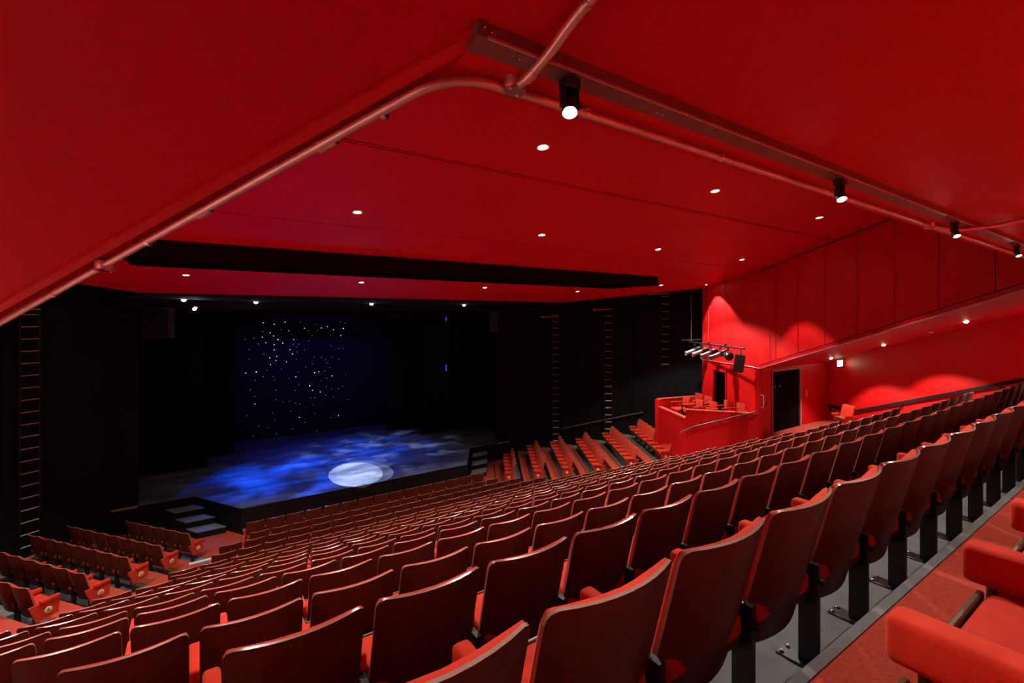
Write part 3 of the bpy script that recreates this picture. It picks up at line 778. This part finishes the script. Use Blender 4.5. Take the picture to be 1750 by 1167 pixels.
# ------------------------------------------------------------------ lighting rail, track spotlights, conduits
rl = thing('lighting_rail', 'grey steel lighting rail fixed under the red rear ceiling', 'rail', (-4.547, .903, soff(.903)))
def railf(bm):
    L = 9.2
    prism(bm, [(0, -.022), (L, -.022), (L, .022), (0, .022)], lambda x, y: soff(.903 + y) - soff(.903) - .034, lambda x, y: soff(.903 + y) - soff(.903))
part('channel', M['rail'], rl, railf)
part('end_cap', M['rail'], rl, lambda bm: prism(bm, [(-.003, -.024), (.022, -.024), (.022, .024), (-.003, .024)], lambda x, y: soff(.903 + y) - soff(.903) - .036, lambda x, y: soff(.903 + y) - soff(.903)))
def lip(bm): prism(bm, [(0, -.0235), (9.2, -.0235), (9.2, -.0195), (0, -.0195)], lambda x, y: soff(.903 + y) - soff(.903) - .0355, lambda x, y: soff(.903 + y) - soff(.903) - .030)
part('edge_lip', M['steel'], rl, lip)
bs = SM['bolt']
for x, y, dz in [(.012, -.0245, -.010), (.03, -.0245, -.016)] :
    o = link('screw', bs, rl); o.location = (x, y, dz + .002); o.rotation_euler = (R(90), 0, 0); o.scale = (.35,) * 3
for x in (.10, .12, .62, .64, 1.2, 1.23, 1.9, 1.92, 2.8, 2.83):
    o = link('screw', bs, rl); o.location = (x, random.uniform(-.008, .008), -.034); o.rotation_euler = (R(180), 0, 0); o.scale = (.3,) * 3
def track_spot(x, lab):
    y = .905
    t = thing('track_spotlight', lab, 'spotlight', (x, y, soff(y) - .034), 0, None)
    part('clip', M['blackmetal'], t, lambda bm: box(bm, -.022, .022, -.02, .02, -.028, 0, .003, 1))
    part('yoke', M['blackmetal'], t, lambda bm: (box(bm, -.026, -.021, -.009, .009, -.075, -.02, .001, 1), box(bm, .021, .026, -.009, .009, -.075, -.02, .001, 1), box(bm, -.026, .026, -.009, .009, -.028, -.022)))
    dr = Vector((-.32, -.42, -1)).normalized(); mt = Matrix.Translation((0, 0, -.065)) @ aim(dr)
    part('knob', M['blackmetal'], t, lambda bm: lathe(bm, [(0, 0), (.008, 0), (.008, .01), (0, .01)], 10, mtx=Matrix.Translation((.026, 0, -.06)) @ Matrix.Rotation(R(90), 4, 'Y')))
    part('lamp_can', M['blackmetal'], t, lambda bm: lathe(bm, [(0, .035), (.013, .035), (.019, .02), (.021, -.03), (.019, -.03), (.017, -.024)], 18, mtx=mt))
    part('lens', M['lens'], t, lambda bm: lathe(bm, [(.0165, -.027), (.011, -.030), (0, -.032)], 18, mtx=mt))
    spot('lamp_light', Vector((0, 0, -.065)) + dr * .05, dr, E_TRACK, 100, .6, radius=.015, parent=t)
for x, lab in ((-4.27, 'black track spotlight glowing at the rail end by the conduit box'), (-2.72, 'second black track spotlight along the rail from the conduit box'),
               (-1.07, 'third black track spotlight along the rail where a conduit crosses'), (.63, 'fourth black track spotlight along the rail from the conduit box')):
    track_spot(x, lab)

def clip(parent, p, t_, base):
    """saddle clip round a conduit: ring plus ears and screw"""
    p = Vector(p) - base; t_ = Vector(t_).normalized()
    part('saddle_clip', M['chrome'], parent, lambda bm: (tube(bm, [p - t_ * .006, p + t_ * .006], .0165, 12), box(bm, p.x - .012, p.x + .012, p.y - .018, p.y + .018, p.z + .006, p.z + .013)))
CR = .0125
ez = lambda x, y: soff(y) - .022
def P3(x, y, dz=0.0): return Vector((x, y, ez(x, y) + dz))
def eL(y): return Vector((-edgex(y), y, ez(0, y)))
# conduit along the left edge and then along the rear edge of the cut out
cb = Vector((-4.5, 1.0, soff(1.0)))
c1 = thing('conduit', 'long galvanised conduit pipe bending round the ceiling opening edge', 'conduit', tuple(cb))
corner = Vector((-edgex(YC) - .01, YC - .005, ez(0, YC)))
path = [eL(7.2), eL(3.0), corner, P3(-4.2, 1.0), P3(4.3, 1.0)]
part('pipe', M['steel'], c1, lambda bm: tube(bm, [p - cb for p in fillet(path, .12, 10)], CR, 12))
for y in (2.52, 2.011, 1.185):
    clip(c1, eL(y), eL(y) - eL(y + 1), cb)
for x in (-4.13, -3.47, -2.6, -1.35, -.7, .1):
    clip(c1, P3(x, 1.0), (1, 0, 0), cb)
for y, n in ((1.32, 'pipe_coupling'), (1.75, 'pipe_coupling')):
    part(n, M['steel'], c1, lambda bm: tube(bm, [eL(y) - cb, eL(y + .05) - cb], CR + .0022, 12))
def jbox(p, lab):
    t = thing('conduit_box', lab, 'junction box', tuple(Vector(p) + Vector((0, 0, .016))))
    part('body', M['steel'], t, lambda bm: lathe(bm, [(0, .004), (.027, .004), (.027, -.026), (.024, -.030), (0, -.030)], 20))
    part('lid', M['chrome'], t, lambda bm: lathe(bm, [(0, -.030), (.030, -.030), (.030, -.034), (0, -.035)], 20))
    for a in (.6, 3.7):
        o = link('screw', SM['bolt'], t); o.location = (math.cos(a) * .022, math.sin(a) * .022, -.034); o.rotation_euler = (R(180), 0, 0); o.scale = (.35,) * 3
    return t
jbox(P3(-4.385, .985), 'round steel conduit box at the bend near the rail end')
jbox(eL(2.236), 'round steel conduit box part way along the sloping ceiling edge')
jbox(P3(-1.18, 1.0), 'round steel conduit box where the far branch pipe leaves')
# branches crossing the rail
def branch(x0, x1, lab):
    b = Vector((x0, .95, soff(.95))); t = thing('conduit', lab, 'conduit', tuple(b))
    pts = [P3(x0, .985), P3(x0, .95, -.022), P3(x0 + .01, .86, -.022), P3(x0 + .02, .80, 0), P3(x1, -.9, 0)]
    part('pipe', M['steel'], t, lambda bm: tube(bm, [p - b for p in fillet(pts, .04, 5)], CR, 12))
    part('pipe_coupling', M['steel'], t, lambda bm: tube(bm, [P3(x0 + .003, .935, -.022) - b, P3(x0 + .006, .905, -.022) - b], CR + .0022, 12))
    clip(t, P3(x0 + .024, .735), (0, 1, 0), b)
branch(-4.385, -4.3, 'short conduit branch crossing under the rail by its end')
b2 = Vector((-1.18, 1.0, soff(1.0))); t = thing('conduit', 'conduit branch crossing under the rail near third track spotlight', 'conduit', tuple(b2))
pts = [P3(-1.18, .99), P3(-.95, .95, -.03), P3(-.55, .82, -.02), P3(-.35, .72, 0), P3(1.2, .62, 0)]
part('pipe', M['steel'], t, lambda bm: tube(bm, [p - b2 for p in fillet(pts, .12, 6)], CR, 12))
clip(t, P3(-.27, .715), (1, -.06, 0), b2)
# conduit below the right bulkhead and along the box wall
rb = Vector((8.7, 7.45, soff(7.45)))
c3 = thing('conduit', 'thin conduit following the lower edge of the panelled bulkhead', 'conduit', tuple(rb))
eR = lambda y: Vector((edgex(y) - .02, y + .01, soff(y) - .045))
pw = lambda y: Vector((*(wp(y) + wn * .03), 5.245))
part('pipe', M['steel'], c3, lambda bm: tube(bm, [p - rb for p in fillet([eR(1.1), eR(7.40), pw(7.75), pw(10.0)], .12, 6)], .014, 10))
for y in (2.4, 3.1, 3.8, 4.5, 5.2, 5.9, 6.6):
    clip(c3, eR(y), eR(y + 1) - eR(y), rb)

# ------------------------------------------------------------------ wall ladders
def ladder(x, y, ang, z0, z1, lab, n=None, arm=True, wdt=.30, armz=None):
    t = thing('wall_ladder', lab, 'ladder', (x, y, z0), ang)
    h = z1 - z0
    for s in (-1, 1):
        part('stile', M['blackmetal'], t, lambda bm: tube(bm, [(s * wdt / 2, 0, 0), (s * wdt / 2, 0, h)], .018, 8))
    k = .15
    bmx = bmesh.new(); tube(bmx, [(-wdt / 2, 0, 0), (wdt / 2, 0, 0)], .014, 8); rm = finish(bmx, 'rung', M['ladder'])
    while k < h:
        o = link('rung', rm, t); o.location = (0, 0, k); k += .30
    for zz in (.3, h - .4):
        for s in (-1, 1):
            part('wall_stay', M['blackmetal'], t, lambda bm: tube(bm, [(s * wdt / 2, 0, zz), (s * wdt / 2, .16, zz)], .012, 6))
    if arm:
        part('side_arm', M['ladder'], t, lambda bm: tube(bm, [(-wdt / 2 - .45, -.03, h - .1), (wdt / 2, -.03, h - .06)], .020, 8))
        part('arm_clamp', M['ladder'], t, lambda bm: box(bm, -wdt / 2 - .5, -wdt / 2 - .40, -.07, .0, h - .14, h - .04, .01, 1))
wa = math.atan2(-1.0, .442) + math.pi   # along the splayed wall
aR = math.atan2(4.42, -1.95) + math.pi; aL = math.atan2(4.42, 1.95)
def wl(y, s, o_=.2): return (s * (8.4 + (17 - y) * .442) - s * .914 * o_, y - .405 * o_ * 1.0)
p = wl(16.3, -1); ladder(p[0], p[1], aL - .6, .35, 7.0, 'tall wall ladder on the black wall opposite the balcony box', wdt=.36)
p = wl(16.62, 1); ladder(p[0], p[1], aR + .55, 1.0, 6.85, 'dim wall ladder on the black wall closest to the stage')
p = wl(14.33, 1); ladder(p[0], p[1], aR + .55, 1.85, 7.15, 'middle wall ladder with a lit top arm on the black wall', wdt=.30)
p = wl(12.17, 1); ladder(p[0], p[1], aR + .55, 4.72, 7.75, 'short wall ladder hung high beside the red wall end')
br = thing('stair_rail', 'thin dark handrail sloping along the black wall behind the side seats', 'handrail', (9.0, 15.0, 2.0))
def brf(bm):
    a = wl(16.37, 1, .12); b = wl(13.0, 1, .12)
    tube(bm, [(a[0] - 9, a[1] - 15, 1.72 - 2), (b[0] - 9, b[1] - 15, 2.86 - 2)], .025, 8)
part('rail', M['rail'], br, brf)
for y, z in ((16.0, 1.83), (14.6, 2.30), (13.4, 2.71)):
    a = wl(y, 1, .12); b = wl(y, 1, .0)
    part('bracket', M['blackmetal'], br, lambda bm: tube(bm, [(a[0] - 9, a[1] - 15, z - 2.02), (b[0] - 9, b[1] - 15, z - 2.05)], .012, 6))

# ------------------------------------------------------------------ lighting bar over the box
lb0 = Vector((8.4, 8.7, 5.87))
lb_ = thing('lighting_bar', 'black lighting bar hung on rods above the balcony box', 'lighting bar', tuple(lb0))
A_, B_ = Vector((9.42, 10.35, 5.87)), Vector((7.42, 7.16, 5.87))
part('bar', M['blackmetal'], lb_, lambda bm: tube(bm, [A_ - lb0, B_ - lb0], .028, 10))
part('cross_arm', M['blackmetal'], lb_, lambda bm: tube(bm, [A_ - lb0 + Vector((-.25, .1, .05)), A_ - lb0 + Vector((.3, -.30, .08))], .022, 8))
for f_ in (.06, .42, .72):
    q = A_ + (B_ - A_) * f_
    part('hanging_rod', M['rail'], lb_, lambda bm: tube(bm, [q - lb0, Vector((q.x, q.y, ceilz(q.y))) - lb0], .007, 6))
    part('rod_clamp', M['blackmetal'], lb_, lambda bm: box(bm, q.x - lb0.x - .03, q.x - lb0.x + .03, q.y - lb0.y - .03, q.y - lb0.y + .03, -.04, .08, .008, 1))
def lantern(f_, lab, short=False):
    q = A_ + (B_ - A_) * f_; b = q - Vector((0, 0, .03))
    t = thing('stage_lantern', lab, 'lantern', tuple(b), 0, None); t.scale = (.86,) * 3
    part('hook_clamp', M['blackmetal'], t, lambda bm: box(bm, -.02, .02, -.03, .03, -.10, .0, .005, 1))
    dr = Vector((-.83, .50, -.36)).normalized() if not short else Vector((-.3, -.85, -.35)).normalized()
    side = dr.cross(Vector((0, 0, 1))).normalized()
    c = Vector((0, 0, -.27))
    part('yoke', M['blackmetal'], t, lambda bm: tube(bm, [c + side * .11, c + side * .11 + Vector((0, 0, .17)), c - side * .11 + Vector((0, 0, .17)), c - side * .11], .010, 6))
    mt = Matrix.Translation(c) @ aim(dr)
    if short:
        part('flood_body', M['blackmetal'], t, lambda bm: lathe(bm, [(0, .16), (.08, .15), (.13, .05), (.15, -.10), (.14, -.10), (.12, 0), (0, .02)], 18, mtx=mt))
        part('lens', M['blackmetal'], t, lambda bm: lathe(bm, [(.138, -.06), (.08, -.075), (0, -.08)], 16, mtx=mt))
    else:
        part('lamp_housing', M['blackmetal'], t, lambda bm: lathe(bm, [(0, .26), (.085, .25), (.10, .20), (.10, .02), (.085, -.02)], 18, mtx=mt))
        part('lens_tube', M['lantern'], t, lambda bm: lathe(bm, [(.082, -.0), (.078, -.34), (.092, -.35), (.092, -.40), (.080, -.40), (.074, -.36)], 18, mtx=mt))
        part('lens', M['blackmetal'], t, lambda bm: lathe(bm, [(.078, -.36), (.04, -.375), (0, -.38)], 16, mtx=mt))
for f_, lab in ((.14, 'silver tubed profile lantern at the black wall end of the bar'), (.29, 'second silver profile lantern on the box lighting bar'), (.46, 'third silver profile lantern on the box lighting bar'), (.63, 'fourth silver profile lantern beside the round black flood')):
    lantern(f_, lab)
lantern(.76, 'round black floodlight on the bar between lantern and speaker', True)
q = A_ + (B_ - A_) * .95
sp = thing('loudspeaker', 'black loudspeaker hung at the end of box lighting bar', 'speaker', (q.x, q.y, q.z - .12), R(25))
part('cabinet', M['blackmetal'], sp, lambda bm: box(bm, -.13, .13, -.12, .12, -.55, -.06, .015, 2, mtx=Matrix.Rotation(R(8), 4, 'X')))
part('grille', M['speaker'], sp, lambda bm: box(bm, -.115, .115, -.135, -.12, -.53, -.08, .004, 1, mtx=Matrix.Rotation(R(8), 4, 'X')))
part('bracket', M['blackmetal'], sp, lambda bm: tube(bm, fillet([(-.14, 0, -.3), (-.14, 0, -.02), (0, 0, .10), (.14, 0, -.02), (.14, 0, -.3)], .04), .010, 6))

# proscenium loudspeakers
for s, x0, lab in ((-1, -6.05, 'dark brown loudspeaker hung at the stage edge opposite the box'), (1, 6.02, 'dark brown loudspeaker hung at the stage edge on the box side')):
    t = thing('loudspeaker', lab, 'speaker', (x0, 17.6, 6.11), R(12 * s))
    part('cabinet', M['speaker'], t, lambda bm: box(bm, -.33, .33, -.25, .25, 0, .92, .02, 2))
    part('grille', M['drape'], t, lambda bm: box(bm, -.29, .29, -.262, -.25, .04, .88, .004, 1))
    for dx in (-.2, .2):
        part('hanging_bracket', M['blackmetal'], t, lambda bm: box(bm, dx - .02, dx + .02, -.03, .03, .90, 1.14))
# small lit spotlight under the black ceiling
t = thing('stage_spotlight', 'small tilted lit spotlight under black ceiling by the stage', 'spotlight', (-5.19, 16.6, 7.228))
part('stem', M['blackmetal'], t, lambda bm: tube(bm, [(0, 0, 0), (0, 0, -.16)], .012, 8))
mt = Matrix.Translation((0, 0, -.20)) @ aim((.5, -.75, -.6))
part('lamp_can', M['blackmetal'], t, lambda bm: lathe(bm, [(0, .12), (.06, .11), (.07, 0), (.07, -.08), (.062, -.08)], 16, mtx=mt))
part('lens', M['lens'], t, lambda bm: lathe(bm, [(.062, -.07), (0, -.078)], 16, mtx=mt))
# blue glints on the wing flats, shown as added glowing lamps
for z, lab in ((6.72, 'upper small blue glint beside the stage leg, shown as an added lamp'), (4.13, 'lower small blue glint beside the stage leg, shown as an added lamp')):
    t = thing('wing_glint_lamp', lab, 'lamp', (5.575, 22.05, z))
    part('housing', M['blackmetal'], t, lambda bm: box(bm, -.07, .07, -.02, .12, -.2, .2, .015, 1))
    part('lens', M['blueglint'], t, lambda bm: box(bm, -.022, .022, -.03, -.018, -.15, .15, .006, 1))
# white edge strip in the aisle
t = tag(part('aisle_edge_strip', M['white'], None, lambda bm: box(bm, -.27, .27, -.03, .03, 0, .035, .005, 1)), 'white edging strip lying on the aisle carpet by the side rows', 'edge strip')
t.location = (-4.99, 14.18, TZ['B'] + .48)
t.location.z = .56

# ------------------------------------------------------------------ stage lighting
def gobo_spot(name, loc, target, energy, angle, color, scale=3.0, lo=.42, hi=.62, blend=.7, seed=0.0, stretch=(1, 1, 1)):
    o = spot(name, loc, Vector(target) - Vector(loc), energy, angle, blend, color, radius=.004)
    ld = o.data; ld.use_nodes = True; nt = ld.node_tree; em = nt.nodes['Emission']
    tc = nt.nodes.new('ShaderNodeTexCoord'); mp = nt.nodes.new('ShaderNodeMapping'); nz = nt.nodes.new('ShaderNodeTexNoise'); rp = nt.nodes.new('ShaderNodeMapRange')
    mp.inputs['Location'].default_value = (seed, seed * .7, seed * .3); mp.inputs['Scale'].default_value = stretch
    nz.inputs['Scale'].default_value = scale; nz.inputs['Detail'].default_value = 5
    rp.inputs['From Min'].default_value = lo; rp.inputs['From Max'].default_value = hi; rp.inputs['To Min'].default_value = .06; rp.inputs['To Max'].default_value = 1.0
    nt.links.new(tc.outputs['Normal'], mp.inputs['Vector']); nt.links.new(mp.outputs['Vector'], nz.inputs['Vector'])
    nt.links.new(nz.outputs['Fac'], rp.inputs['Value']); nt.links.new(rp.outputs['Result'], em.inputs['Strength'])
    return o
spot('follow_spot', (-1.2, 9.2, 8.6), Vector((-.12, 17.95, .8)) - Vector((-1.2, 9.2, 8.6)), 15000, 9.4, .05, (.92, .97, 1), .004)
spot('follow_spot', (1.4, 9.2, 8.6), Vector((.25, 18.05, .8)) - Vector((1.4, 9.2, 8.6)), 4200, 9.6, .05, (.92, .97, 1), .004)
gobo_spot('blue_wash', (-2.6, 21.6, 8.4), (-2.3, 18.9, .8), 7200, 50, (.005, .10, 1.0), 5, .40, .60, 1.0, 1.3)
gobo_spot('blue_wash', (2.0, 21.8, 8.4), (1.4, 21.0, .8), 3300, 46, (.005, .11, 1.0), 5, .42, .62, 1.0, 4.1)
spot('blue_wash', (0, 21.5, 8.4), (0, -.20, -1), 900, 72, 1.0, (.02, .09, 1.0), .004)
gobo_spot('grey_wash', (0.6, 21.4, 8.4), (1.6, 20.6, .8), 1300, 62, (.75, .83, 1.0), 8, .50, .66, .8, 8.2)
spot('blue_back_wash', (0, 22.5, 8.3), (0, .6, -1), 160, 110, .8, (.02, .06, 1), .1)
